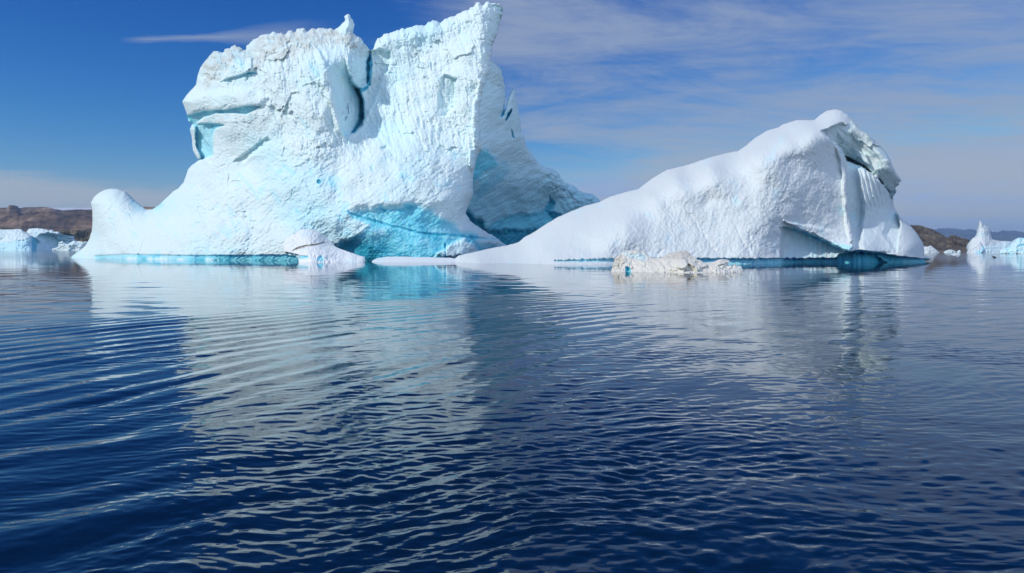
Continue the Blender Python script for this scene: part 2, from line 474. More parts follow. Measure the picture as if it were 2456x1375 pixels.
# ------------------------------------------------------------------ water
def build_water():
    # rows from just in front of the boat out to the horizon, spaced by how much of the picture they fill
    ys = [2.5]
    while ys[-1] < 10500.0:
        y = ys[-1]
        stp = 1.15 if y < 22 else (0.75 if y < 40 else (0.5 if y < 140 else 1.0))
        ys.append(y + max(0.012, y * y / (F * EYE) * stp * 1.0))
    Y = np.array(ys); back = 10.0
    T = np.linspace(-1.05, 1.05, 1150)
    # a wider skirt at both sides
    T = np.r_[-1.8, -1.35, T, 1.35, 1.8]
    YY, TT = np.meshgrid(Y, T, indexing='ij')
    XX = TT * (YY + back); H, W = XX.shape
    x = XX.ravel().astype(np.float32); y = YY.ravel().astype(np.float32)
    z = np.zeros_like(x)
    act = y < 420
    xa, ya = x[act], y[act]
    wx = xa + 1.1 * fbm(xa / 7, ya / 9, 1.2, 3); wy = ya + 1.1 * fbm(xa / 7, ya / 9, 4.4, 3)
    r = np.random.default_rng(3)
    za = np.zeros_like(xa)
    dy = np.gradient(Y); row = np.repeat(dy, W)[act]                  # sample spacing, to fade waves too fine for it
    patch = 0.62 + 0.75 * fbm(xa / 15, ya / 26, 2.2, 3)
    patch = patch * np.clip(.95 + .75 * fbm(xa / 4.5, ya / 6.5, 12.2, 3), .2, 1.7)      # gusts and slicks close by
    patch = np.clip(patch, 0.10, 1.7)

    def train(n, lam, spread_l, ang, spread_a, slope, w, warp=1.0):
        nonlocal za
        s = 0
        for i in range(n):
            l = lam * math.exp(r.normal() * spread_l); a = math.radians(ang + r.normal() * spread_a)
            k = 2 * math.pi / l; kx, ky = math.sin(a) * k, math.cos(a) * k
            amp = slope / k / math.sqrt(n / 2.0)
            fade = np.clip(1.6 - row * abs(ky) / 1.6, 0, 1)
            s = s + amp * fade * np.sin(kx * (xa + warp * (wx - xa)) + ky * (ya + warp * (wy - ya)) + r.random() * 6.283)
        za += (s * w).astype(np.float32)
    # wake of the boat: long crested rings, left and middle
    rr = np.hypot(xa - 40, ya - 2) + 0.42 * fbm(xa / 6, ya / 9, 6.1, 4)
    ang_in = np.arctan2(40 - xa, ya)                                   # where on the ring
    wk = 0
    for lam, sl_, ph in ((1.28, .115, 0), (0.83, .035, 2.0), (0.55, .03, 1.1)):
        k = 2 * math.pi / lam
        wk = wk + sl_ / k * np.sin(k * rr + ph) * np.clip(1.7 - row * k * 0.45 / 1.6, 0, 1)
    env = sstep(ya, 9, 20) * (1 - sstep(np.hypot(xa - 40, ya - 2), 63.0, 69.0)) * (1 - sstep(xa, -14, 14) * 0.75)
    env *= np.clip(0.85 + 0.7 * fbm(xa / 3.2, ya / 6, 13.9, 2), 0.15, 1.5)
    env *= np.clip(0.75 + 0.8 * fbm(xa / 9, ya / 12, 3.9, 2), 0.25, 1.4)
    za += (wk * env).astype(np.float32)
    far = 1 - sstep(ya, 36, 62)
    near = 1 - sstep(ya, 10, 24)
    right = sstep(xa / ya, -0.05, 0.25)
    train(8, 1.4, .25, 134, 10, .045, (1 - sstep(ya, 11, 17)) * (1 - sstep(xa / ya, -.32, -.05)))
    train(12, 0.95, .3, 137, 15, .036, near * (1 - .5 * right) * patch)
    train(18, 0.42, .3, 150, 20, .055, far * patch * (1 - sstep(ya, 12, 30) * .62))
    train(20, 0.30, .3, 160, 30, .062, (1 - sstep(ya, 14, 34)) * patch)
    train(20, 0.46, .33, 172, 22, .055, far * (0.25 + 0.75 * right) * patch)
    train(16, 0.32, .33, 190, 30, .05, (1 - sstep(ya, 18, 45)) * (0.25 + 0.75 * right) * patch)
    train(12, 2.4, .35, 185, 30, .009, (1 - sstep(ya, 60, 120)))
    train(10, 6.0, .3, 170, 35, .0045, (1 - sstep(ya, 220, 400)))
    # far right: light breeze out on the open water
    train(12, 2.2, .3, 185, 22, .035, sstep(xa / ya, 0.36, 0.55) * sstep(ya, 25, 50) * (1 - sstep(ya, 140, 260)) * patch)
    train(10, 2.0, .3, 178, 18, .02, sstep(-xa / ya, 0.50, 0.58) * sstep(ya, 40, 70) * (1 - sstep(ya, 140, 260)))
    train(20, 0.20, .35, 165, 40, .075, (1 - sstep(ya, 10, 20)) * patch)
    train(16, 0.12, .3, 170, 45, .05, (1 - sstep(ya, 8, 13)) * patch)
    # fine chop close to the boat
    fine = (fbm(wx / .20, wy / .13, 1.1, 3, .55) * .0042 * (1 - sstep(ya, 9, 17)) * (0.35 + .65 * sstep(xa / ya, -.35, .1)) * patch)
    za += fine.astype(np.float32)
    # boils and swirls thrown up at lower right
    bx = xa / 1.6 + 0.9 * fbm(xa / 2.2, ya / 2.2, 9.1, 3); by = ya / 1.1 + 0.9 * fbm(xa / 2.2, ya / 2.2, 2.9, 3)
    za += (0.02 * (np.abs(pn(bx, by, 4.0)) - .3) * (1 - sstep(ya, 10, 18)) * sstep(xa / ya, .05, .3)).astype(np.float32)
    z[act] = za
    idx = np.arange(H * W).reshape(H, W)
    q = np.c_[idx[:-1, :-1].ravel(), idx[:-1, 1:].ravel(), idx[1:, 1:].ravel(), idx[1:, :-1].ravel()]
    m, nt, p = new_mat('sea_water'); L = nt.links
    p.inputs['Base Color'].default_value = (0.0010, 0.0115, 0.0330, 1)
    p.inputs['Roughness'].default_value = 0.035
    p.inputs['IOR'].default_value = 1.333
    tc = N(nt, 'ShaderNodeTexCoord')
    mp = N(nt, 'ShaderNodeMapping'); mp.inputs['Scale'].default_value = (0.55, 1.0, 1.0); L.new(tc.outputs['Object'], mp.inputs[0])
    n1 = N(nt, 'ShaderNodeTexNoise', i_Scale=0.45, i_Detail=4.0, i_Roughness=0.55); L.new(mp.outputs[0], n1.inputs['Vector'])
    sx = N(nt, 'ShaderNodeSeparateXYZ'); L.new(tc.outputs['Object'], sx.inputs[0])      # a breeze ruffles the open water beyond the bergs
    n3 = N(nt, 'ShaderNodeTexNoise', i_Scale=0.012, i_Detail=3.0); L.new(tc.outputs['Object'], n3.inputs['Vector'])
    wind = MATH(nt, 'MULTIPLY', SSTEP(nt, sx.outputs[1], 150.0, 330.0), SSTEP(nt, n3.outputs[0], 0.35, 0.6, 0.5, 1.0))
    b = N(nt, 'ShaderNodeBump', i_Strength=1.0); L.new(n1.outputs[0], b.inputs['Height'])
    L.new(MATH(nt, 'MULTIPLY_ADD', wind, 0.13, 0.005), b.inputs['Distance'])
    L.new(b.outputs[0], p.inputs['Normal'])
    o = mesh_obj('water', np.c_[x, y, z], q, m)
    tag(o, kind='structure')
    print('water verts', H * W)
    return o


build_water()

# ------------------------------------------------------------------ the twin-towered iceberg
STEP = 1.35
DIRT_TOP = [(478, 205), (485, 150), (512, 122), (560, 108), (600, 100), (660, 76), (760, 64), (800, 66), (845, 80), (888, 125),
            (870, 140), (830, 110), (770, 110), (700, 140), (640, 150), (590, 170), (540, 165), (520, 185), (500, 208)]


def twin_berg():
    root = link(bpy.data.objects.new('iceberg', None))
    root.location = (-60, 215, 0)
    tag(root, 'tall twin towered blue white iceberg with a deep cleft and a shaded right side', 'iceberg')
    out = [(166, 622), (176, 612), (192, 601), (205, 589), (213, 576), (220, 555), (222, 530), (221, 505), (218, 488), (224, 474),
           (237, 463), (252, 455), (268, 452), (285, 454), (300, 459), (311, 468), (323, 481), (338, 494), (352, 503), (366, 502),
           (380, 493), (395, 479), (410, 465), (415, 459), (428, 452), (440, 438), (446, 422), (450, 408), (458, 398), (470, 389), (484, 381),
           (475, 382), (468, 371), (462.5, 361), (460, 329), (455, 310), (461, 298), (452, 291), (449, 275), (437, 244), (446, 230),
           (470, 204), (473, 186), (480, 163), (487, 153), (502, 134), (512, 125), (525, 122), (534, 128), (542, 119), (553, 112), (563, 110),
           (575, 112), (582, 119), (589, 120), (592, 112), (598, 106), (609, 96), (624, 87), (640, 82), (656, 78), (676, 78), (684, 82),
           (697, 73), (707, 77), (713, 70), (729, 70), (736, 74), (748, 67), (756, 70), (772, 67), (786, 69), (801, 70), (813, 65),
           (822, 54), (830, 46), (829, 40), (835, 33), (841, 38), (846, 42), (850, 55), (848, 67), (845, 75), (854, 83), (865, 93), (877, 107),
           (886, 120), (889.5, 128), (894, 118), (899, 102), (906, 92), (931, 78), (954, 74), (975, 67), (998, 62), (1021, 59.5), (1033, 52),
           (1047, 49.5), (1056, 55), (1068, 46), (1091, 38), (1108, 30), (1126, 22), (1140, 12), (1150, 5), (1158, 10), (1169, 5),
           (1187, 9), (1201, 12), (1206, 22), (1203, 29), (1202, 45), (1200, 58), (1196, 70), (1191, 81), (1184, 96), (1181, 116),
           (1177, 134), (1176, 150), (1174, 172), (1165, 192), (1158, 221), (1150.5, 262), (1150.5, 308), (1156, 343), (1156, 358),
           (1146, 372), (1137, 405), (1134, 434), (1135, 468), (1127, 483), (1120, 504), (1118, 514), (1127, 529), (1143, 541), (1164, 556),
           (1189, 569), (1200, 578), (1217, 589), (1225, 600), (1225, 645), (166, 645)]
    def rf(px, py):
        r = 0.25 + 1.5 * ((py < 130) & (px > 470)) + 0.6 * ((px > 1100) & (py > 20))
        return r
    S = Shell(out, STEP, 2.2, water=617, seed=1, rough_fn=rf)
    S.base([
        (166, 622, 246), (300, 623, 222), (430, 624, 207), (600, 625, 199), (720, 626, 196), (800, 628, 197),
        (220, 560, 247), (220, 490, 250), (262, 456, 250), (290, 500, 240), (300, 560, 230), (352, 503, 240), (330, 470, 250), (395, 479, 236),
        (450, 408, 232), (400, 560, 217), (450, 480, 222), (500, 400, 224), (550, 560, 205), (540, 470, 214), (600, 400, 216), (650, 500, 205),
        (437, 244, 232), (460, 330, 232), (520, 240, 224), (520, 330, 224), (600, 250, 218), (600, 320, 218), (500, 150, 232), (560, 160, 226),
        (600, 100, 230), (660, 130, 222), (700, 75, 228), (760, 110, 220), (800, 68, 226), (836, 38, 225), (700, 200, 216), (770, 180, 213),
        (700, 280, 213), (790, 250, 212), (812, 300, 211), (700, 350, 209), (750, 420, 203), (700, 440, 203), (770, 520, 198), (700, 560, 198),
        (850, 150, 218), (870, 200, 221), (850, 330, 214), (880, 300, 219), (900, 140, 226), (940, 120, 227), (960, 200, 224), (1000, 100, 226),
        (1050, 60, 228), (1100, 90, 224), (1150, 20, 226), (1195, 30, 226), (1170, 100, 222), (1100, 200, 218), (1165, 180, 216), (1150, 280, 213), (1140, 350, 212),
        (1000, 280, 217), (940, 300, 218), (1080, 320, 213), (930, 345, 212), (860, 380, 207), (900, 375, 206), (1000, 375, 206), (1090, 395, 206), (1125, 430, 207),
        (850, 450, 200), (950, 450, 199), (1050, 450, 200), (1125, 480, 206), (840, 510, 196), (950, 495, 195.5), (1050, 500, 197), (1110, 520, 202),
        (870, 560, 195), (950, 560, 194.5), (1050, 560, 195.5), (1130, 560, 202), (1190, 575, 208), (880, 612, 195), (1000, 614, 192), (1100, 614, 194), (1210, 600, 214),
    ], 212, lam=0.05)
    S.edge(28, 5.0)
    px, py, a, b = S.px, S.py, S.a, S.b
    R = lambda t: t
    # --- big forms
    S.D += 1.5 * fbm(a / 11, b / 11, 1.0, 3)
    # left tower: right-hand wall of the tower, turning into the cleft
    wall = S.mask([(778, 128), (795, 180), (806, 240), (818, 300), (826, 326), (848, 322), (870, 298), (872, 240), (862, 214), (846, 200), (836, 180), (826, 120)], 3.5, 3, 30)
    wall *= sstep(py, 122, 200)
    S.D += wall * np.clip(px - (775 + (py - 130) * 0.21), 0, 90) * 0.13
    ridge = S.mask([(762, 120), (782, 150), (800, 210), (813, 270), (822, 322), (808, 312), (790, 250), (774, 200)], 5, 2, 20)
    S.D -= ridge * 1.6
    chunk = S.mask([(832, 112), (846, 80), (866, 94), (889, 124), (884, 196), (868, 212), (850, 216), (836, 204)], 3, 2.5, 18)
    chunk *= sstep(py, 78, 160)
    S.D += chunk * np.clip(px - 832, 0, 60) * 0.085
    crack = np.maximum(S.mask([(879, 150), (890, 126), (893, 150), (889, 204), (880, 210)], 2.0, 1.5, 14),
                       S.mask([(850, 213), (868, 212), (886, 204), (880, 216), (868, 222), (872, 240), (874, 284), (852, 318), (842, 320), (860, 290), (864, 240)], 2.0, 1.5, 14))
    S.D += crack * 3.2
    S.blue += crack * 0.55 + 0.08 * wall + 0.12 * chunk
    flank = S.mask([(893, 120), (936, 122), (938, 155), (912, 190), (905, 220), (885, 262), (868, 302), (872, 230), (884, 210), (892, 190)], 4, 3, 20)
    S.D += flank * 2.4
    # ledge and blue hollow on the far left of the left tower
    hol = S.mask([(446, 280), (487, 266), (540, 264), (604, 253), (624, 257), (604, 268), (589, 275), (554, 271), (516, 273), (490, 281), (474, 294),
                  (473, 305), (484, 320), (496, 343), (502, 352), (511, 369), (508, 375), (484, 384), (470, 349), (468, 308), (455, 291)], 1.8, 1.5, 16)
    hol2 = S.mask([(476, 297), (520, 296), (540, 300), (516, 311), (510, 330), (512, 372), (484, 384), (470, 349), (468, 310)], 2, 1.5, 16)
    S.D += hol * 2.6 + hol2 * 2.2
    S.blue += np.maximum(hol, hol2) * 0.33
    lip = S.mask([(440, 240), (490, 225), (600, 215), (640, 235), (624, 254), (540, 262), (487, 264), (448, 277)], 10, 3, 25)
    S.D -= lip * 1.6
    for poly, dd in (([(540, 190), (606, 172), (616, 176), (600, 181), (560, 190), (545, 199), (528, 198)], .6),
                     ([(590, 172), (614, 172), (612, 178), (594, 180)], .6)):
        k = S.mask(poly, 1.5, 1.5, 12); S.D += k * dd * .7; S.blue += k * .15
    slab = S.mask([(546, 168), (560, 142), (604, 138), (606, 172), (560, 186), (535, 192)], 3, 2, 15); S.D -= slab * 1.3
    # dark flat facet on the right tower and ribs beside it
    fac = S.mask([(1064, 180), (1078, 184), (1095, 189), (1090, 256), (1071, 279), (1047, 283), (1050, 247)], 3.5, 3, 18)
    S.D += fac * (px - 1046) * 0.085
    S.blue += fac * 0.04
    rib = S.mask([(1150, 190), (1168, 196), (1152, 262), (1150, 350), (1138, 356), (1130, 300), (1138, 240)], 4, 3, 20); S.D -= rib * 1.2
    horn = S.mask([(1162, 12), (1206, 10), (1200, 70), (1182, 112), (1176, 150), (1160, 110), (1156, 60)], 4, 3, 14)
    S.D += horn * (np.clip(px - 1160, 0, 50) * 0.10)
    knob = S.mask([(1126, 360), (1142, 356), (1140, 400), (1130, 410), (1124, 390)], 2, 1.5, 10); S.D -= knob * 1.5
    # saddle gully between the towers
    for poly in ([(912, 356), (925, 350), (935, 358), (920, 362)], [(560, 388), (640, 330), (650, 338), (580, 392)]):
        k = S.mask(poly, 3, 2, 12); S.D += k * 1.5
    # hump of the spur in front
    hump = S.mask([(880, 370), (930, 352), (1000, 362), (1070, 382), (1112, 402), (1130, 440), (1125, 480), (1050, 490), (940, 492), (850, 500), (820, 440)], 14, 6, 60)
    S.D -= hump * 1.0
    # turquoise undercut of the spur
    t1 = S.mask([(836, 512), (884, 497), (945, 497), (1005, 492), (1060, 520), (1100, 548), (1192, 576), (1094, 567), (1005, 558), (920, 537)], 9, 9, 40)
    S.D += t1 * 0.8; S.blue += t1 * 0.42
    vein = S.mask([(838, 511), (900, 528), (960, 545), (1010, 556), (1094, 562), (1190, 574), (1094, 570), (1005, 561), (920, 538), (860, 522)], 2.2, 2, 25)
    S.blue += vein * 0.22; S.D += vein * 0.5
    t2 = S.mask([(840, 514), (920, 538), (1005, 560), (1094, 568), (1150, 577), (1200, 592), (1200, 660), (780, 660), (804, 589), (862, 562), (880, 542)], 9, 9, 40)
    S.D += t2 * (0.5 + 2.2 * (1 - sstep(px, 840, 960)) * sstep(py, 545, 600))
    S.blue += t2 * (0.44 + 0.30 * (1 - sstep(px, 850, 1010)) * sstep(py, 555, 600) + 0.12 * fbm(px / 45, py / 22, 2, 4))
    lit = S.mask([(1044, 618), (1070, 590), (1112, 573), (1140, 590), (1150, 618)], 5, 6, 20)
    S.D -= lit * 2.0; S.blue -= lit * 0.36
    crk = S.mask([(1066, 585), (1069, 585), (1071, 618), (1067, 618)], 1.2, .6, 10); S.D += crk * .8; S.blue += crk * .3
    # little blue melt hole
    hole = sstep(5.0 - np.hypot(px - 765, py - 436), -1.2, 1.2); S.D += hole * .7; S.blue += hole * 0.62
    # waterline notch
    wob = 3.0 * fbm(px / 45, 0 * px, 7.7, 3)
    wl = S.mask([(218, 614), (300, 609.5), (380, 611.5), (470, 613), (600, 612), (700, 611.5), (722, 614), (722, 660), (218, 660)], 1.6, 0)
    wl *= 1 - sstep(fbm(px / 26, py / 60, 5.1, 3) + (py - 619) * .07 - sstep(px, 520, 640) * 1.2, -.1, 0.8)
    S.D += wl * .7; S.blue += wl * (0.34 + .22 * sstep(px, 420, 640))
    # blue patches where bare ice shows
    bn = fbm(a / 7, b / 7, 31.0, 4, .6)
    S.blue += 0.20 * sstep(bn, .35, .9) * sstep(py, 320, 420)
    S.blue += 0.13 * sstep(fbm(a / 22, b / 16, 17., 3), -.15, .7)
    S.blue += 0.16 * sstep(fbm(a / 3.5 + b / 5, b / 9, 77.0, 3), .4, .9)
    belly = S.mask([(640, 500), (760, 490), (850, 520), (870, 560), (800, 590), (700, 560)], 25, 10, 50); S.blue += belly * 0.15
    # --- texture
    crumble = np.maximum.reduce([S.mask(DIRT_TOP, 10, 5, 30),
                                 S.mask([(893, 120), (900, 95), (1000, 60), (1060, 45), (1150, 3), (1210, 8), (1180, 120), (1150, 110), (1150, 60), (1060, 90), (950, 110)], 10, 5, 30) * .8,
                                 S.mask([(690, 330), (770, 315), (850, 330), (910, 350), (1000, 365), (1090, 395), (1120, 430), (1000, 400), (900, 385), (800, 395), (700, 400), (640, 390)], 16, 8, 40) * .75])
    w1, w2, wid = worley(a / 1.5 + .3 * pn(a, b, 1.), b / 1.5, .95); lum = (1 - w1) * .8 + wid * .5
    w3, w4, wid3 = worley(a / .62, b / .62 + .2 * pn(a * 2, b * 2, 2.), .95, 9); lum2 = (1 - w3) * .6 + wid3 * .5
    crumble = np.maximum(crumble, .8 * S.mask([(832, 100), (848, 80), (888, 124), (884, 200), (850, 214), (836, 204)], 4, 2, 14))
    S.D -= crumble * (0.65 * lum + 0.45 * lum2 - .55)
    slabm = S.mask([(440, 240), (500, 205), (600, 196), (640, 240), (640, 300), (600, 350), (560, 385), (510, 385), (500, 300), (450, 280)], 18, 10, 40)
    rgh = np.clip(.75 + .8 * fbm(a / 9, b / 9, 51., 3), .15, 1.5) * (1 - .7 * slabm)
    # flutes on the towers, run with the fall of the face
    tower = sstep(py, 400, 330)
    fl = ridged((a + .25 * b) / 2.6, b / 8.5, a * 0 + 3., 3); S.D -= tower * rgh * (1 - .6 * crumble) * .36 * (fl - .8)
    f2 = fbm((a + .15 * b) / 1.1, b / 2.8, 12., 3, .55); S.D -= tower * rgh * .30 * f2
    # faceted breaks
    w5, w6, wid5 = worley((a + .3 * b) / 4.2 + .35 * pn(a / 3, b / 3, 5.), b / 6.0 + .3 * pn(a / 3, b / 3, 8.), .9, 33)
    wx_ = .5 * fbm(a / 3, b / 3, 5., 2)
    S.D -= (1 - .75 * slabm) * (.35 + .65 * tower) * (1.5 * facets((a + .3 * b) / 5.5 + wx_ * .5, b / 8.5 + wx_ * .4, 7, .5) + .35 * facets((a + .2 * b) / 2.2 + wx_, b / 3.2 - wx_, 21, .5) * (1 - .6 * t2))
    ck = cracks(a / 9 + .05 * b, b / 14, 91., .018) * sstep(fbm(a / 12, b / 12, 93., 2), -.1, .35)
    S.D += .35 * ck; S.blue += .14 * ck
    S.D -= 0 * tower * (1.25 * (wid5 - .5) * sstep(w6 - w5, .0, .18)) * (1 - .8 * slabm) * (1 - crumble) * sstep(px, 640, 720)
    # scored slope below: dimples drawn out from lower left to upper right
    slope = 1 - tower
    u = a * .80 + b * .60; v = -a * .60 + b * .80
    S.D -= slope * rgh * (1 - t2 * .7) * (.20 * ridged(v / 1.25 + .4 * pn(u / 5, v / 5, 3.), u / 4.6, 4., 3) + .22 * fbm(v / 2.6, u / 5.5, 9., 3))
    foot = sstep(px, 480, 380)
    S.D -= .16 * fbm(a / .75, b / .6, 2., 3) * (1 - .5 * foot) - .05 * foot * fbm(a / 2.2, b / 1.4, 44., 3)
    S.D -= .08 * fbm(a / .38, b / .3, 6., 2)
    S.D -= .30 * fbm(a / 4.5, b / 6.5, 21., 3) * (1 - foot * .6)
    S.D -= tower * (1 - .6 * slabm) * (.13 * ridged((a + .22 * b) / .62, b / 3.2, 52., 3) + .20 * ridged((a + .3 * b) / 1.5, b / 7., 57., 2))
    for k in range(5):                                                    # small crevices
        pass
    dm = S.mask(DIRT_TOP, 12, 6, 30)
    S.dirt += dm * np.clip(.42 + .55 * fbm(a / 2.6, b / 1.8, 13., 4, .6), 0, 1) * 1.0 * (1 - slab)
    S.dirt += .18 * S.mask([(900, 365), (1000, 362), (1090, 392), (1125, 430), (1080, 430), (960, 400)], 12, 8, 30) * np.clip(fbm(a / 1.2, b / 2.2, 3., 3), 0, 1)
    S.blue = np.clip(S.blue, 0, 1)
    S.build('towers', M_ICE, 30, 110, root)

    # shaded wing running back on the right, with its spire and the deep cove
    out = [(1165, 150), (1177, 144), (1187, 153), (1198, 161), (1204, 172), (1207, 192), (1211, 209), (1211.5, 238), (1209, 262), (1204, 274),
           (1213, 262), (1219, 236), (1226, 221), (1231, 211), (1236, 221), (1238.6, 238), (1242, 262), (1248, 285), (1250, 317), (1258, 329),
           (1261, 346), (1268, 361), (1283, 378), (1292, 393), (1305, 400), (1324, 405), (1338, 413), (1348, 429), (1351, 437), (1372, 445), (1381, 449), (1388, 457),
           (1404, 463), (1420, 465), (1431, 472), (1438, 480), (1446, 500), (1450, 560), (1450, 645), (1090, 645), (1090, 480), (1110, 400), (1130, 300), (1150, 200)]
    S = Shell(out, STEP * 1.05, 1.2, water=610, seed=2, rough_fn=lambda x, y: .5 + 1.3 * ((x > 1290) & (y < 490)) + .6 * (x < 1212) * (y < 200))
    S.base([(1165, 150, 224), (1195, 160, 227), (1208, 220, 231), (1190, 220, 226), (1165, 230, 220), (1150, 300, 218), (1130, 300, 218), (1200, 300, 230), (1231, 212, 238), (1240, 280, 240),
            (1258, 340, 244), (1158, 350, 219), (1180, 370, 226), (1220, 380, 238), (1300, 400, 256), (1350, 437, 264), (1437, 482, 278), (1145, 430, 222), (1200, 450, 238), (1260, 450, 251),
            (1320, 470, 264), (1380, 470, 270), (1437, 560, 280), (1120, 480, 226), (1150, 500, 233), (1200, 510, 246), (1260, 500, 256), (1300, 510, 263), (1380, 520, 271),
            (1170, 550, 240), (1220, 560, 251), (1270, 555, 260), (1320, 545, 265), (1200, 590, 248), (1260, 600, 258), (1437, 620, 278), (1110, 620, 232), (1110, 400, 220)], 240, .05)
    S.edge(16, 3.0)
    px, py, a, b = S.px, S.py, S.a, S.b
    S.D += 1.3 * fbm(a / 9, b / 9, 61., 3)
    slit = S.mask([(1228, 264), (1224, 275), (1215, 290), (1212, 289), (1217, 273), (1226, 262)], 1.2, .8, 10); S.D += slit * 3; S.blue += slit * .8
    notch = S.mask([(1200, 276), (1204, 270), (1211, 245), (1213, 262), (1208, 276), (1203, 282)], 1.5, .8, 8); S.D += notch * 3; S.blue += notch * .5
    cr = S.mask([(1226, 310), (1230, 316), (1233, 332), (1229, 330)], 1.2, 1, 8); S.D += cr * 1.5; S.blue += cr * .6
    brow = S.mask([(1060, 360), (1160, 355), (1182, 372), (1196, 392), (1180, 402), (1164, 408), (1150, 430), (1130, 440), (1100, 430)], 8, 6, 20)
    S.D -= brow * .8; S.blue += brow * .34
    turq = S.mask([(1160, 420), (1188, 385), (1215, 388), (1225, 410), (1200, 440), (1140, 480)], 9, 5, 30); S.blue += turq * .16  # patch of turquoise ice below the brow
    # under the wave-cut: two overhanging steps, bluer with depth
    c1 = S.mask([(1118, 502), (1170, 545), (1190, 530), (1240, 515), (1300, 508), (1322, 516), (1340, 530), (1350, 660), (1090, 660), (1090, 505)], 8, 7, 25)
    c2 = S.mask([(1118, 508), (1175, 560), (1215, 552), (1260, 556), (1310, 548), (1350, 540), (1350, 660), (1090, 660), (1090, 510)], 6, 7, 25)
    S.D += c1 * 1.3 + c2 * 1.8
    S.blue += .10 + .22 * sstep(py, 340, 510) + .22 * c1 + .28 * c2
    crev = S.mask([(1318, 470), (1330, 488), (1322, 508), (1345, 520), (1330, 530), (1308, 508)], 5, 6, 18); S.D += crev * 2.0; S.blue += crev * .3
    S.D -= .26 * fbm((a * .5 - b * .85) / 1.6, (a * .85 + b * .5) / 5.0, 14., 4) + .13 * ridged((a * .5 - b * .85) / 1.1, (a * .85 + b * .5) / 4., 23., 3)
    rub = S.mask([(1300, 396), (1440, 460), (1440, 520), (1340, 500)], 16, 8, 30)
    w1, w2, wid = worley(a / 1.3, b / 1.3, .95, 3); S.D -= rub * (.8 * (1 - w1) + .5 * wid)
    top = S.mask([(1170, 140), (1190, 150), (1212, 190), (1210, 215), (1185, 200), (1170, 190)], 5, 3, 12)
    w1, w2, wid = worley(a / .9, b / .9, .95, 5); S.D -= top * (.9 * (1 - w1) + .4 * wid); S.dirt += top * .25
    S.D -= .12 * fbm(a / .6, b / .6, 6., 3)
    S.blue = np.clip(S.blue, 0, 1)
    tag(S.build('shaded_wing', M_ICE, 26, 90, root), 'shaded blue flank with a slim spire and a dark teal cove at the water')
    return root


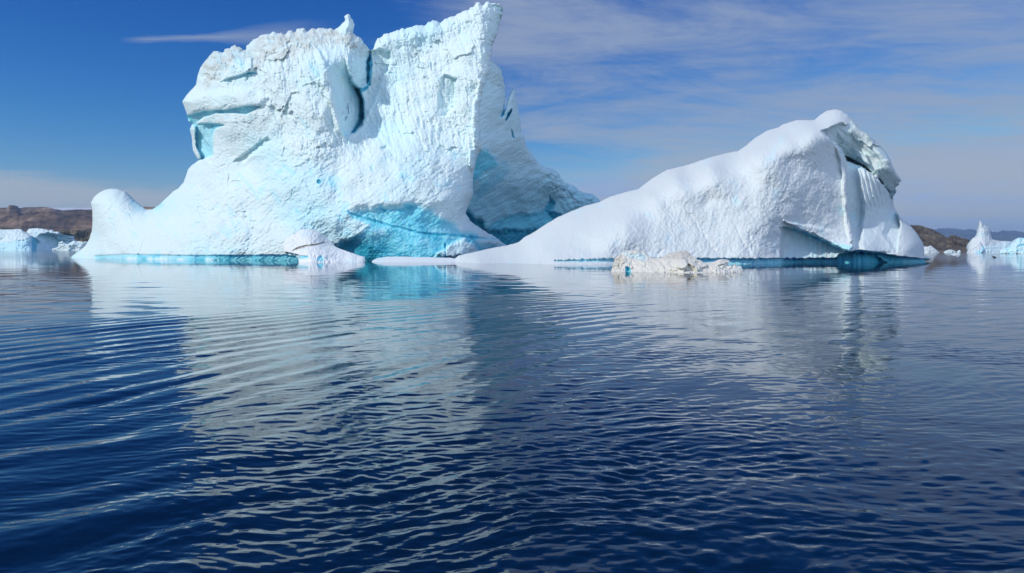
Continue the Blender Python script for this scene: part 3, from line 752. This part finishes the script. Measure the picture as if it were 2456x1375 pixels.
def humped_berg():
    root = link(bpy.data.objects.new('iceberg', None)); root.location = (30, 165, 0)
    tag(root, 'smooth hump backed white iceberg with a broken grey cornice and a tapering left tongue', 'iceberg')
    out = [(1084, 634), (1086, 626), (1094, 618), (1100, 613), (1132, 606), (1180, 595), (1218, 588.5), (1244, 581), (1257, 569.5), (1276, 560), (1305, 541), (1337, 521.5),
           (1365, 509), (1401, 494), (1436, 485), (1468, 470), (1500, 461), (1532, 453), (1548, 440), (1570, 424), (1599, 408), (1644, 397), (1692, 381),
           (1740, 368), (1771, 362), (1787, 351), (1811, 331), (1841, 313), (1869, 305), (1875, 299.5), (1912, 288), (1954, 288), (1967, 276), (1982, 266), (2003, 262),
           (2019, 266), (2034, 276), (2048, 293), (2067, 312), (2089, 328), (2107, 345), (2125, 365), (2135, 383), (2147, 411), (2155, 422), (2161, 434), (2154, 436),
           (2157, 442), (2151, 447), (2147, 451), (2150, 458), (2147, 466), (2141, 472), (2142, 493), (2150, 509), (2168, 530), (2187, 545), (2202, 564), (2213, 582), (2217, 600),
           (2217.5, 612), (2228, 617), (2235, 621.5), (2229, 624), (2219, 627), (2214, 640), (2200, 652), (1084, 652)]
    S = Shell(out, STEP, 0.55, water=625, seed=3, rough_fn=lambda x, y: 1.0 + 3.0 * ((x > 2125) & (y > 415) & (y < 500)))
    S.base([(1084, 630, 176), (1150, 632, 161), (1300, 634, 155), (1500, 634, 154), (1650, 634, 155), (1800, 634, 156), (2000, 632, 165), (2130, 630, 168), (2200, 628, 174), (2234, 622, 180),
            (1180, 595, 184), (1257, 570, 188), (1337, 522, 190), (1437, 485, 192), (1548, 440, 192), (1644, 397, 192), (1771, 362, 190), (1869, 305, 191), (1912, 288, 190), (1960, 285, 189), (2003, 262, 190),
            (2048, 293, 187), (2107, 345, 186), (2150, 430, 184), (2142, 493, 184), (2187, 545, 184), (2217, 600, 182),
            (1300, 600, 164), (1400, 560, 165), (1500, 520, 164), (1560, 470, 170), (1620, 430, 172), (1700, 402, 172), (1800, 368, 173), (1880, 335, 174), (1950, 312, 175), (1990, 300, 179),
            (1600, 560, 160), (1700, 480, 166), (1700, 600, 158), (1600, 490, 166.5), (1550, 515, 164.5), (1650, 450, 168), (1450, 540, 164.5), (1640, 520, 163.5), (1400, 580, 161), (1800, 430, 168), (1900, 390, 170), (1980, 360, 174), (1850, 520, 163), (1900, 460, 167), (1990, 440, 173), (2000, 520, 171), (2025, 480, 174), (2025, 380, 179),
            (1800, 590, 159), (1900, 600, 165), (1960, 612, 166), (1890, 634, 160), (2060, 420, 178), (2060, 560, 172), (2100, 480, 178), (2120, 400, 180), (2120, 580, 172), (2180, 590, 174), (2200, 615, 175), (2060, 610, 164)], 165, .03)
    S.edge(22, 4.0)
    px, py, a, b = S.px, S.py, S.a, S.b
    S.D += .9 * fbm(a / 10, b / 10, 71., 3)
    # end of the front face: the recess and the fluted pillar right of it
    rec = S.mask([(2026, 372), (2032, 420), (2034, 470), (2037, 520), (2048, 570), (2048, 590), (2040, 606), (2110, 612), (2150, 606), (2160, 540), (2148, 500), (2140, 470), (2110, 430), (2075, 400), (2040, 380)], 2.2, 1.5, 20)
    S.blue += rec * .03  # slight blue put into the recess colour to deepen its shade
    S.D += rec * 4.6 * (1 - sstep(py, 540, 612) * .8)
    pil = S.mask([(2056, 405), (2070, 402), (2110, 432), (2132, 470), (2140, 520), (2120, 560), (2150, 606), (2068, 606), (2064, 560), (2072, 510), (2068, 460)], 5, 2, 20)
    S.D -= pil * (2.9 - np.clip(px - 2070, 0, 80) * .02) * (1 - sstep(py, 560, 612) * .5)
    S.D -= pil * sstep(py, 560, 440) * .32 * np.sin((px - (py - 400) * .22) * .62 + .8 * pn(px / 15, py / 40, 1.))
    roll = S.mask([(2006, 352), (2020, 362), (2031, 420), (2034, 480), (2040, 530), (2048, 580), (2038, 582), (2026, 520), (2022, 470), (2020, 420)], 3, 1.5, 20)
    S.D -= roll * 1.5
    # broken cornice: hangs out over the recess, its face leaning over
    corn = S.mask([(1972, 316), (1990, 307), (2012, 297), (2036, 298), (2044, 288), (2075, 306), (2115, 340), (2152, 392), (2172, 436), (2152, 452), (2140, 470), (2122, 448), (2100, 424),
                   (2078, 404), (2052, 392), (2030, 385), (2016, 358), (1990, 332)], 3.2, 3, 16)
    lean = np.clip(py - (290 + np.maximum(px - 2040, -30) * 1.12), 0, 90)
    S.D -= corn * sstep(px, 2030, 2060) * S.roll * .8 * np.clip(S.d / 3, 0, 1)
    S.D += corn * (-1.6 + lean * .10 + np.clip(px - 2012, 0, 150) * .012)
    S.D += corn * (.8 * fbm(a / 2.6 + b / 5, b / 3.5, 3.3, 3))
    cw1, cw2, cid = worley((px - .6 * (py - 300)) / 26, py / 34 + .3 * pn(px / 20, py / 20, 3.), .9, 12)
    S.D += corn * 1.9 * (cid - .5)
    S.blue += corn * (.08 + .05 * fbm(a / 2, b / 2, 6., 2)); S.dirt += corn * .26
    under = S.mask([(1996, 336), (2016, 356), (2030, 383), (2052, 390), (2078, 402), (2066, 410), (2036, 402), (2026, 380)], 2.5, 1.5, 12); S.D += under * .5; S.blue += under * .10
    # low overhang and the flat wall under it
    wallm = S.mask([(1871, 545), (1906, 547), (1960, 568), (2000, 590), (2036, 605), (2060, 606), (2100, 611), (2140, 640), (1870, 640)], 1.6, 3.5, 14)
    wallm *= sstep(px, 1868, 1882)
    S.D += wallm * (3.0 - .9 * sstep(px, 2010, 2120)); S.blue += wallm * (.10 + .10 * np.clip(pn(px / 11, py / 90, 7.), -1, 1))
    S.D += wallm * (.30 * pn(px / 9, py / 160, 4.) + .14 * pn(px / 4, py / 90, 14.) + .2 * fbm(a / 1.2, b / 2., 5., 3))
    brow = S.mask([(1880, 530), (1960, 545), (2020, 560), (2046, 575), (2048, 592), (2036, 604), (2000, 588), (1960, 567), (1906, 546)], 4, 2, 15); S.D -= brow * 1.3
    bb = S.mask([(1884, 544), (1950, 562), (2000, 583), (2046, 590), (2040, 606), (2024, 604), (1990, 590), (1950, 572), (1906, 552)], 2.5, 2, 12); S.blue += bb * .3
    lm = S.mask([(2060, 600), (2100, 606), (2160, 616), (2234, 623), (2234, 660), (2000, 660), (2010, 612)], 1.8, 1.0, 15)
    # waterline notch with the dark water behind it
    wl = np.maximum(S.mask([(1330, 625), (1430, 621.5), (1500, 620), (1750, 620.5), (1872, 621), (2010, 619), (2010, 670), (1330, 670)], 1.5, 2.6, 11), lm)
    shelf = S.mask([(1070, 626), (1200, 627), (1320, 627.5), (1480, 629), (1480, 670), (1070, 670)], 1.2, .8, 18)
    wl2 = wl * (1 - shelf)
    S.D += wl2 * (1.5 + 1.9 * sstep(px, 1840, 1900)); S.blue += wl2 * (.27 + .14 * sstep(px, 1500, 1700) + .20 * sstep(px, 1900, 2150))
    S.D += wl * sstep(px, 1770, 1790) * .35 * pn(px / 8, py / 200, 9.)
    sh2 = S.mask([(1310, 619.5), (1430, 618.5), (1480, 618), (1480, 629), (1320, 627)], 1.5, 1, 18); S.blue += .0 * sh2
    # texture: wind-carved scallops following the sweep of the back
    uu = a * .88 - b * .35 + 2. * pn(a / 20, b / 20, 2.); vv = a * .35 + b * .88
    smooth = sstep((py - (450 - (px - 1500) * .32)), 45, -10)            # the sunlit upper snow is smoother
    tex = .17 * ridged(uu / 1.15, vv / 1.9, 1., 3) + .15 * fbm(uu / 1.9, vv / 3.2, 5., 3) + .12 * fbm(a / .55, b / .75, 8., 2)
    S.D -= .55 * tex * (1 - .6 * smooth) * (1 - corn)
    S.D -= .05 * fbm(a / .35, b / .35, 2.2, 2)
    s_ = a * .72 + b * .70 + 1.5 * pn(a / 14, b / 14, 6.); t_ = a * .70 - b * .72
    S.D -= (.085 * ridged(s_ / .8, t_ / 6.5, 33., 3) + .06 * ridged(s_ / .45, t_ / 2.2, 36., 2)) * (1 - corn) * (1 - wallm) * sstep(px, 1380, 1560)
    S.D -= .10 * fbm(uu / 2.2, vv / 9, 15., 3) * (1 - smooth * .5) * sstep(px, 1450, 1700) * (1 - corn) * (1 - wallm)
    for (x0, y0, x1, y1, w) in ((1570, 445, 1630, 500, 3), (1650, 510, 1720, 610, 3), (1760, 535, 1800, 612, 3), (1795, 560, 1806, 600, 3), (2030, 500, 2046, 575, 3), (1855, 590, 1868, 618, 3), (1590, 600, 1575, 618, 4)):
        k = S.mask([(x0 - w, y0), (x0 + w, y0), (x1 + w, y1), (x1 - w, y1)], 3, 5, 20); S.D += k * .25
    S.blue += .09 * sstep(fbm(a / 4, b / 5, 41., 4), .3, .9)
    S.blue = np.clip(S.blue, 0, 1)
    S.build('ice_hump', M_SNOW, 34, 160, root)
    return root


def small_berg(name, outline, depth, label, cat, mat=None, step=None, amp=1.0, group=None, water=None, ctrl=None, sculpt=None, back=None, edgeE=None, rough=.6):
    P = np.array(outline, float); w = np.ptp(P[:, 0]); h = np.ptp(P[:, 1])
    wy = P[:, 1].max() - min(4, h * .3) if water is None else water
    step = step or max(.45, min(1.2, w / 130))
    S = Shell(outline, step, rough, water=wy, seed=int(P[0, 0]) % 97)
    m = depth / F
    cx, x0, x1, y0, y1 = P[:, 0].mean(), P[:, 0].min(), P[:, 0].max(), P[:, 1].min(), P[:, 1].max()
    ctrl = ctrl or [(x0, y1, depth + w * m * .18), (x1, y1, depth + w * m * .18), ((x0 + x1) / 2, y1, depth), ((x0 + x1) / 2, y0, depth + h * m * .7), (x0, y0, depth + h * m * .8), (x1, y0, depth + h * m * .8)]
    S.base(ctrl, depth)
    E = edgeE if edgeE is not None else max(.6, min(w, h) * m * .22)
    S.edge(max(3, min(w, h) * .28), E)
    sz = max(w, h) * m
    S.D -= amp * (sz * .045 * fbm(S.a / (sz * .16), S.b / (sz * .13), 3. + x0, 4, .55) + sz * .012 * ridged(S.a / (sz * .05), S.b / (sz * .05), x1, 3))
    S.blue += .10 * sstep(fbm(S.a / (sz * .2), S.b / (sz * .2), x0 + 7., 3), .2, .9)
    if sculpt: sculpt(S)
    S.blue = np.clip(S.blue, 0, 1)
    if group is None: group = None
    o = S.build(name, mat or M_FLOE, back or min(w, h * 2) * m * .5, max(6, min(w, h) * .5))
    return tag(o, label, cat, group)


twin_berg()
humped_berg()


def floes():
    # two-lobed lump against the foot of the twin-towered berg
    def f1(S):
        ln = S.mask([(700, 602), (712, 594), (735, 588), (760, 585), (778, 579), (780, 583), (762, 589), (736, 592), (714, 599)], 1.0, .8, 10)
        S.dirt += ln * 1.0; S.D += ln * .7
        wedge = S.mask([(706, 606), (718, 597), (740, 591), (778, 585), (803, 591), (880, 616), (880, 645), (700, 645)], 1.2, .5, 12)
        S.D -= wedge * 2.2 * sstep(S.py, 582, 612)
        dome = (1 - wedge); S.dirt += dome * np.clip(.22 + .4 * fbm(S.a / .8, S.b / .6, 4., 3), 0, 1) * .5
        S.D -= .16 * fbm(S.a / .5, S.b / .4, 9., 3)
        sh = S.mask([(717, 622), (718, 614), (738, 614), (741, 620)], 1., .6, 8) + S.mask([(760, 626), (763, 616), (770, 612), (776, 620), (776, 627)], 1., .6, 8)
        S.D += sh * .6; S.blue += sh * .38
        ov = S.mask([(685, 605), (716, 612), (716, 640), (680, 640)], 2., 1, 8); S.D += ov * 1.5; S.blue += ov * .3
    small_berg('ice_floe', [(678.6, 592), (680.5, 581), (689, 571), (698, 565), (707, 560), (718, 552.5), (730, 550), (741, 550), (752, 551), (766, 557), (777, 568), (790, 576), (800, 583), (803, 591),
                            (816, 597), (836, 604), (855, 611), (875, 617), (876, 629), (875, 634), (717, 634), (716, 627), (714, 621), (709, 614), (694, 613), (682, 606), (679, 598)], 180,
               'domed white ice floe with a dirt line, at the foot of the twin towered iceberg', 'ice floe', step=.7, amp=.7, sculpt=f1,
               ctrl=[(680, 590, 186), (735, 552, 189), (800, 586, 189), (740, 575, 184), (715, 625, 178), (780, 600, 182), (790, 628, 178), (875, 625, 181), (840, 610, 183)], back=6)

    def f2(S):
        S.D -= .12 * fbm(S.a / .6, S.b / .3, 9., 3)
    small_berg('ice_floe', [(891, 630), (893, 626), (897, 623), (906, 619), (930, 616), (965, 615.5), (1000, 617), (1040, 617.5), (1080, 618.5), (1105, 623), (1119, 629), (1119, 636), (891, 636)], 176,
               'low flat white ice floe beside the tip of the hump backed iceberg', 'ice floe', step=.8, amp=.25, sculpt=f2, water=627,
               ctrl=[(891, 630, 178), (1119, 630, 176), (1000, 630, 172), (1000, 617, 186), (906, 619, 186), (1105, 622, 182)], back=5, edgeE=.5, rough=.4)

    def f3(S):
        px, py = S.px, S.py
        lump = S.mask([(1621, 628), (1624, 620), (1634, 618.5), (1645, 622), (1650, 632), (1648, 642), (1636, 646), (1624, 643)], 2.5, 1, 8)
        S.D -= lump * 1.1
        shadow = S.mask([(1650, 632), (1662, 640), (1670, 650), (1640, 653), (1646, 642)], 1.5, 1, 8); S.D += shadow * .7
        sl = S.mask([(1651, 631), (1655, 625), (1680, 624), (1690, 632), (1698, 636), (1672, 650), (1664, 641)], 1.4, .8, 8); S.D -= sl * .7
        cave = S.mask([(1501, 641), (1504, 640), (1511, 643), (1513, 652), (1501, 652)], 2.0, 1.2, 5); S.D += cave * 1.2; S.blue += cave * .55
        wingu = S.mask([(1722, 637), (1740, 632), (1752, 630), (1752, 640), (1745, 645), (1735, 648)], 1.5, 1, 8); S.D += wingu * .7
        left = S.mask([(1465, 648), (1471, 620), (1490, 610), (1496, 625), (1490, 648)], 3, 1.5, 8)
        S.D -= left * .14 * np.sin((py + .3 * (px - 1480)) * 1.1 + 5 * pn(px / 9, py / 6, 1.)) * np.clip(.6 + pn(px / 6, py / 5, 9.), 0, 1)
        S.dirt += left * .38
        yel = S.mask([(1588, 620), (1600, 609), (1645, 599), (1660, 612), (1656, 622), (1620, 622)], 2, 1, 8); S.dirt += yel * np.clip(.42 + .35 * fbm(S.a / .5, S.b / .4, 2., 3), 0, 1)
        S.dirt += .26 * np.clip(.2 + .6 * fbm(S.a / 1.1, S.b / .8, 3., 3), 0, 1)
        d2 = S.mask([(1496, 612), (1545, 606), (1552, 620), (1548, 626), (1520, 620)], 3, 2, 10); S.D += d2 * .35; S.blue += d2 * .12
        w1, _, wid = worley(S.a / .6, S.b / .42, .95, 4); S.D -= (.26 * (1 - w1) + .22 * wid + .4 * facets(S.a / 1.5, S.b / .9, 3, .4)) * (1 - lump)
        S.D -= .10 * fbm(S.a / .22, S.b / .2, 9., 3)
    small_berg('ice_floe', [(1466, 650), (1467, 645), (1471, 636), (1474, 620), (1488, 609), (1501, 602), (1515, 600.5), (1528, 600.5), (1545, 602.7), (1551, 608), (1557, 615), (1564, 619), (1573, 619), (1588, 618), (1600, 609),
                            (1616, 605), (1632, 601), (1645, 599.5), (1655, 608), (1658, 614), (1671, 618), (1672, 623), (1680, 624), (1688, 630), (1698, 630), (1712, 628), (1726, 622), (1742, 622), (1752, 627),
                            (1745, 631), (1748, 637), (1758, 638), (1762, 633), (1770, 638), (1777, 638), (1782, 646), (1780, 652), (1776, 660), (1470, 660)], 101,
               'dirty cream coloured ice floe with ragged lumps, drifting before the hump backed iceberg', 'ice floe', M_DIRTY, step=.6, amp=.75, sculpt=f3, water=648,
               ctrl=[(1467, 648, 107), (1530, 649, 106), (1640, 654, 102), (1700, 653, 103), (1778, 652, 104), (1528, 601, 111), (1575, 620, 109), (1645, 601, 111), (1560, 640, 106), (1640, 625, 105), (1740, 624, 106), (1480, 615, 110)], back=3, edgeE=.7, rough=.5)


floes()


def far_ice():
    def b1(S):
        sh = S.mask([(75, 566), (90, 574), (108, 590), (110, 606), (78, 606)], 2, 1, 8); S.D += sh * np.clip(S.px - 74, 0, 40) * .5; S.blue += sh * .55  # the right flank's shade is also put into its colour as blue
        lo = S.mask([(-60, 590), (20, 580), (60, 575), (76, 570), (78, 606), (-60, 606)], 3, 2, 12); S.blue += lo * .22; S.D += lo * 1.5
    small_berg('iceberg', [(-70, 604), (-70, 560), (-40, 553), (0, 551), (12, 551), (28, 551), (38, 549.5), (50, 550), (62, 559), (78, 567), (88, 574), (98, 582), (105, 592), (108, 600), (108, 604)], 880,
               'low domed iceberg with a shaded blue right flank, cut by the left picture edge', 'iceberg', M_ICE, .8, .7, sculpt=b1,
               ctrl=[(-70, 602, 890), (0, 602, 880), (76, 602, 878), (108, 602, 900), (38, 550, 905), (78, 568, 895), (-70, 560, 905), (100, 585, 915)])
    def b2(S):
        sh = S.mask([(84, 575), (95, 562), (118, 560), (150, 565), (156, 604), (70, 604)], 3, 2, 10); S.D += sh * np.clip(S.px - 84, 0, 70) * .5; S.blue += sh * .12  # shaded side turned away, with some of its shade tinted in as blue
    small_berg('iceberg', [(55, 604), (60, 562), (64, 556), (70, 549), (85, 547.5), (104, 549), (118, 553), (124, 551), (130, 556), (140, 556), (146, 564), (152, 575), (153, 584), (156, 592), (152, 600), (150, 604)], 930,
               'block shaped iceberg in blue shade with a sunlit top, behind the domed one at left', 'iceberg', M_ICE, .7, .8, sculpt=b2)
    small_berg('ice_floe', [(122, 603), (125, 598), (140, 592), (140, 581), (150, 580), (163, 586), (175, 578.5), (190, 579), (210, 580), (230, 586), (232, 603)], 900,
               'jumble of small white ice floating left of the twin towered iceberg foot', 'ice floe', M_ICE, .7, 1.3, rough=1.)
    small_berg('ice_floe', [(2196, 611), (2200, 588), (2217, 591), (2226, 592), (2231, 588.5), (2236, 592), (2245, 599), (2254, 607), (2254, 611)], 500,
               'low rounded white ice hump just right of the hump backed iceberg', 'ice floe', M_SNOW, .5, .6)
    small_berg('ice_floe', [(2263, 608), (2264, 604), (2268, 601.5), (2273, 600.5), (2278, 599), (2283, 600), (2290, 601.5), (2294, 605), (2295, 608)], 520,
               'bright bit of floating ice near the brown rocky shore', 'ice floe', M_ICE, .45, 1.2, rough=.8)
    small_berg('ice_floe', [(2294.5, 606), (2296, 603), (2299, 600.5), (2302, 600), (2304, 602), (2304, 606)], 540,
               'tiniest chip of floating ice, against the brown rocky shore', 'ice floe', M_ICE, .4, 1.2)
    small_berg('ice_floe', [(2282, 614), (2283, 610), (2286, 608), (2294, 607.5), (2299, 606), (2304, 610), (2304, 614)], 360,
               'small white ice lump on open water, nearest of the bits by the brown shore', 'ice floe', M_SNOW, .4, 1.)
    small_berg('ice_floe', [(2264, 609.5), (2266, 607.3), (2271, 606.8), (2273, 609.5)], 440,
               'tiny flat ice pan on the water before the brown rocky shore', 'ice floe', M_SNOW, .4, .5)
    def spire(S):
        px, py = S.px, S.py
        foot = S.mask([(2318, 612), (2330, 600), (2348, 588), (2351, 580), (2356, 592), (2361, 598), (2356, 606), (2345, 612)], 2, 1, 8); S.D -= foot * 3.0
        bl = S.mask([(2336, 606), (2352, 600), (2356, 590), (2362, 596), (2358, 604), (2346, 609)], 1.5, .8, 6); S.blue += bl * .3
        S.D -= .5 * pn(px / 5, py / 40, 3.)
        st = S.mask([(2360, 590), (2425, 580), (2430, 612), (2360, 612)], 5, 1, 8); S.D -= st * .8 * pn(px / 60, py / 5, 3.); S.blue += st * .1
        sh = S.mask([(2370, 546), (2378, 550), (2384, 576), (2374, 570)], 2, .8, 8); S.D += sh * np.clip(px - 2368, 0, 14) * .25
    small_berg('iceberg', [(2316, 612), (2319.6, 604), (2322, 600), (2323, 585.5), (2327, 579), (2332, 572.5), (2342, 566), (2346, 551), (2348.6, 538), (2349.6, 528), (2355, 533), (2362, 540.6), (2371, 545), (2374.7, 551),
                           (2376, 562), (2380, 574), (2390, 577), (2398, 578), (2412, 578.5), (2425, 579.7), (2426, 586), (2424, 612)], 470,
               'white iceberg with one sharp pointed spire and a flat trailing shelf', 'iceberg', M_SNOW, .5, .45, sculpt=spire, rough=.3,
               ctrl=[(2318, 606, 474), (2350, 530, 484), (2345, 608, 470), (2360, 580, 478), (2400, 580, 486), (2400, 608, 474), (2425, 606, 478), (2330, 575, 482), (2374, 552, 486)])
    def bb(S):
        S.blue += .28 * np.clip(.5 + fbm(S.a / 3, S.b / 2, 8., 3), 0, 1.2); S.D -= .5 * ridged(S.a / 1.8, S.b / 2.5, 5., 3)
    small_berg('iceberg', [(2396, 613), (2397, 601.5), (2402, 597), (2419, 593), (2425, 585), (2435, 578), (2440, 571), (2448, 570.5), (2460, 572), (2480, 566), (2510, 574), (2530, 596), (2534, 613)], 410,
               'pale turquoise furrowed iceberg cut off by the right picture edge', 'iceberg', M_ICE, .5, .8, sculpt=bb)
    small_berg('ice_floe', [(2446, 617), (2448, 613.5), (2452, 613), (2456, 611.5), (2462, 613), (2464, 617)], 310,
               'small blue white ice lump at the right edge below the turquoise iceberg', 'ice floe', M_ICE, .4, 1.)


far_ice()


# ------------------------------------------------------------------ land
def terrain(name, sky, d0, d1, mat, n=(700, 130), noise=.25, nscale=.1, snow=None, seed=0., prof=.8, behind=1.35, vert=1.0):
    """hills rising from a shore at distance d0 to a skyline at d1"""
    sky = np.array(sky, float); px = np.linspace(sky[0, 0], sky[-1, 0], n[0])
    zr = (HY - np.interp(px, sky[:, 0], sky[:, 1])) / F * d1 + EYE
    t = np.linspace(0, behind, n[1])
    TT, PP = np.meshgrid(t, px, indexing='ij')
    Y = d0 + (d1 - d0) * TT; X = (PP - CX) / F * Y
    base = np.where(TT <= 1, np.minimum(TT, 1) ** prof, 1 - (TT - 1) ** 1.3 * 1.2)
    hmax = zr.max(); s = hmax * nscale * 10
    x = X.ravel(); y = Y.ravel()
    nz = ridged(x / s, y / s, seed, 5, .55).reshape(X.shape) - 1.0
    nz += .5 * fbm(x / (s * 3), y / (s * 3), seed + 4, 2).reshape(X.shape)
    env = 4 * np.clip(TT, 0, 1) * (1 - np.clip(TT, 0, 1))
    Z = zr[None] * base + hmax * noise * nz * env - .3
    # keep the traced skyline: nothing before the ridge may stick out above it
    lim = (zr[None] - EYE) * Y / d1 + EYE - .002 * hmax
    Z = np.where(TT < 1, np.minimum(Z, lim), Z)
    Z = np.where(TT == 0, -1.5, Z)
    Z += np.where(TT >= .95, hmax * .012 * fbm(x / (s * .12), y / (s * .12), seed + 8, 3).reshape(X.shape), 0)
    idx = np.arange(X.size).reshape(X.shape)
    q = np.c_[idx[:-1, :-1].ravel(), idx[:-1, 1:].ravel(), idx[1:, 1:].ravel(), idx[1:, :-1].ravel()]
    at = {}
    if snow: at['snow'] = snow(PP, TT, Z, hmax).ravel()
    o = mesh_obj(name, np.c_[x, y, Z.ravel()], q, mat, None, True, at)
    return tag(o, kind='structure')


M_BROWN = rock_material('brown_fell', [(0.05, 0.04, 0.035), (0.12, 0.085, 0.06), (0.22, 0.15, 0.095), (0.34, 0.25, 0.17)], .007, 6.0, snow=True)
M_OLIVE = rock_material('tundra_rock', [(0.03, 0.026, 0.018), (0.085, 0.075, 0.04), (0.15, 0.13, 0.075), (0.23, 0.19, 0.12)], .06, 2.0)
M_GREY = rock_material('shore_rock', [(0.045, 0.038, 0.032), (0.10, 0.085, 0.07), (0.16, 0.14, 0.115), (0.25, 0.19, 0.12)], .055, 1.5)
M_FAR = rock_material('far_rock', [(0.06, 0.055, 0.05), (0.11, 0.10, 0.09), (0.15, 0.14, 0.12)], .002, 20.0, snow=True)
mi, nti, pi_ = new_mat('ice_cap_snow'); pi_.inputs['Base Color'].default_value = (.75, .78, .82, 1); pi_.inputs['Roughness'].default_value = .8

terrain('far_mountain', [(-700, 500), (-300, 497), (-60, 499), (10, 498), (19, 498), (22, 492.8), (30, 492.5), (41, 494), (46, 499.5), (60, 497.5), (100, 497), (118, 498), (135, 502), (150, 505), (180, 503), (215, 503),
                         (260, 500), (320, 498), (345, 496), (372, 496.5), (420, 500), (600, 505), (1400, 520)], 1500, 3000, M_BROWN, (1100, 260), .26, .24,
        snow=lambda P, T, Z, h: (.55 * (T > .55) * (fbm(P.ravel() / 22, T.ravel() * 30, 5., 3).reshape(P.shape) > .62)), seed=3.)
terrain('ice_cap', [(-700, 490), (0, 496.5), (60, 497), (150, 498.5), (230, 499), (400, 500), (600, 508)], 4200, 6800, mi, (200, 40), .01, .2, seed=9.)
terrain('low_hill', [(-300, 546), (-60, 541), (0, 542), (20, 545), (45, 550), (70, 552), (130, 552), (200, 553), (260, 556), (330, 566), (420, 590)], 1050, 1300, M_OLIVE, (420, 80), .30, .12, seed=5.)
terrain('rocky_hill', [(2080, 575), (2120, 560), (2160, 545), (2187, 539.5), (2207, 540), (2220, 545), (2235, 549), (2252, 558), (2262, 564), (2270, 569), (2276, 569.5), (2281, 565), (2290, 563.5), (2296, 567), (2306, 570), (2323, 575),
                       (2340, 577), (2380, 580), (2420, 580), (2440, 579), (2480, 584), (2600, 588)], 560, 800, M_GREY, (520, 110), .22, .12, seed=7.)
terrain('far_mountain', [(1900, 560), (2100, 552), (2180, 550), (2230, 548), (2260, 546.5), (2285, 547.5), (2300, 549.5), (2315, 549), (2330, 548), (2340, 552), (2355, 554), (2376, 554), (2395, 556), (2406, 552), (2420, 554), (2432, 550.5), (2440, 553),
                         (2456, 558), (2500, 560), (2700, 566)], 7000, 9500, M_FAR, (700, 120), .22, .10, seed=11., prof=.7,
        snow=lambda P, T, Z, h: sstep(T, .62, .80) * 1.6)


# ------------------------------------------------------------------ birds
def seabird(x, y, rot, label):
    prof = [(-.23, .05, .012, .02), (-.17, .055, .05, .045), (-.08, .05, .085, .075), (.03, .05, .09, .085), (.11, .06, .065, .07), (.15, .11, .035, .04), (.165, .17, .03, .032), (.18, .215, .038, .036), (.215, .215, .03, .028), (.245, .208, .012, .012), (.30, .20, .005, .005)]
    v = []; q = []; n = 10
    for (cx_, cz, ry, rz) in prof:
        for k in range(n):
            a = 2 * math.pi * k / n; v.append((cx_, ry * math.cos(a), cz + rz * math.sin(a)))
    for i in range(len(prof) - 1):
        for k in range(n): q.append((i * n + k, i * n + (k + 1) % n, (i + 1) * n + (k + 1) % n, (i + 1) * n + k))
    v = np.array(v) * 2.4
    o = mesh_obj('seabird', v, np.array(q), M_BIRD)
    o.location = (x, y, 0.0); o.rotation_euler = (0, 0, rot)
    return tag(o, label, 'bird')


M_BIRD, _nt, _p = new_mat('dark_plumage'); _p.inputs['Base Color'].default_value = (.02, .018, .016, 1); _p.inputs['Roughness'].default_value = .8


def on_water(px, py):
    d = F * EYE / (py - HY); return (px - CX) / F * d, d


x, y = on_water(2386.5, 618.2); seabird(x, y, 1.9, 'dark seabird swimming below the white spired iceberg, right of its mate')
x, y = on_water(2383.2, 617.3); seabird(x, y, 2.6, 'dark seabird swimming below the white spired iceberg, left of its mate')




# ------------------------------------------------------------------ air
def haze():
    x, y0, y1, z0, z1 = 20500.0, -40.0, 10900.0, -4.0, 275.0
    v = [(-x, y0, z0), (x, y0, z0), (x, y1, z0), (-x, y1, z0), (-x, y0, z1), (x, y0, z1), (x, y1, z1), (-x, y1, z1)]
    q = [(3, 2, 1, 0), (4, 5, 6, 7), (0, 1, 5, 4), (1, 2, 6, 5), (2, 3, 7, 6), (3, 0, 4, 7)]
    m = bpy.data.materials.new('air'); m.use_nodes = True; nt = m.node_tree; nt.nodes.clear()
    p = N(nt, 'ShaderNodeVolumePrincipled', i_Density=9.5e-5); p.inputs['Color'].default_value = (.33, .60, 1.0, 1)
    o = N(nt, 'ShaderNodeOutputMaterial'); nt.links.new(p.outputs[0], o.inputs['Volume'])
    tag(mesh_obj('haze', np.array(v), np.array(q), m, None, False), kind='stuff')


haze()
sc.cycles.volume_bounces = 0
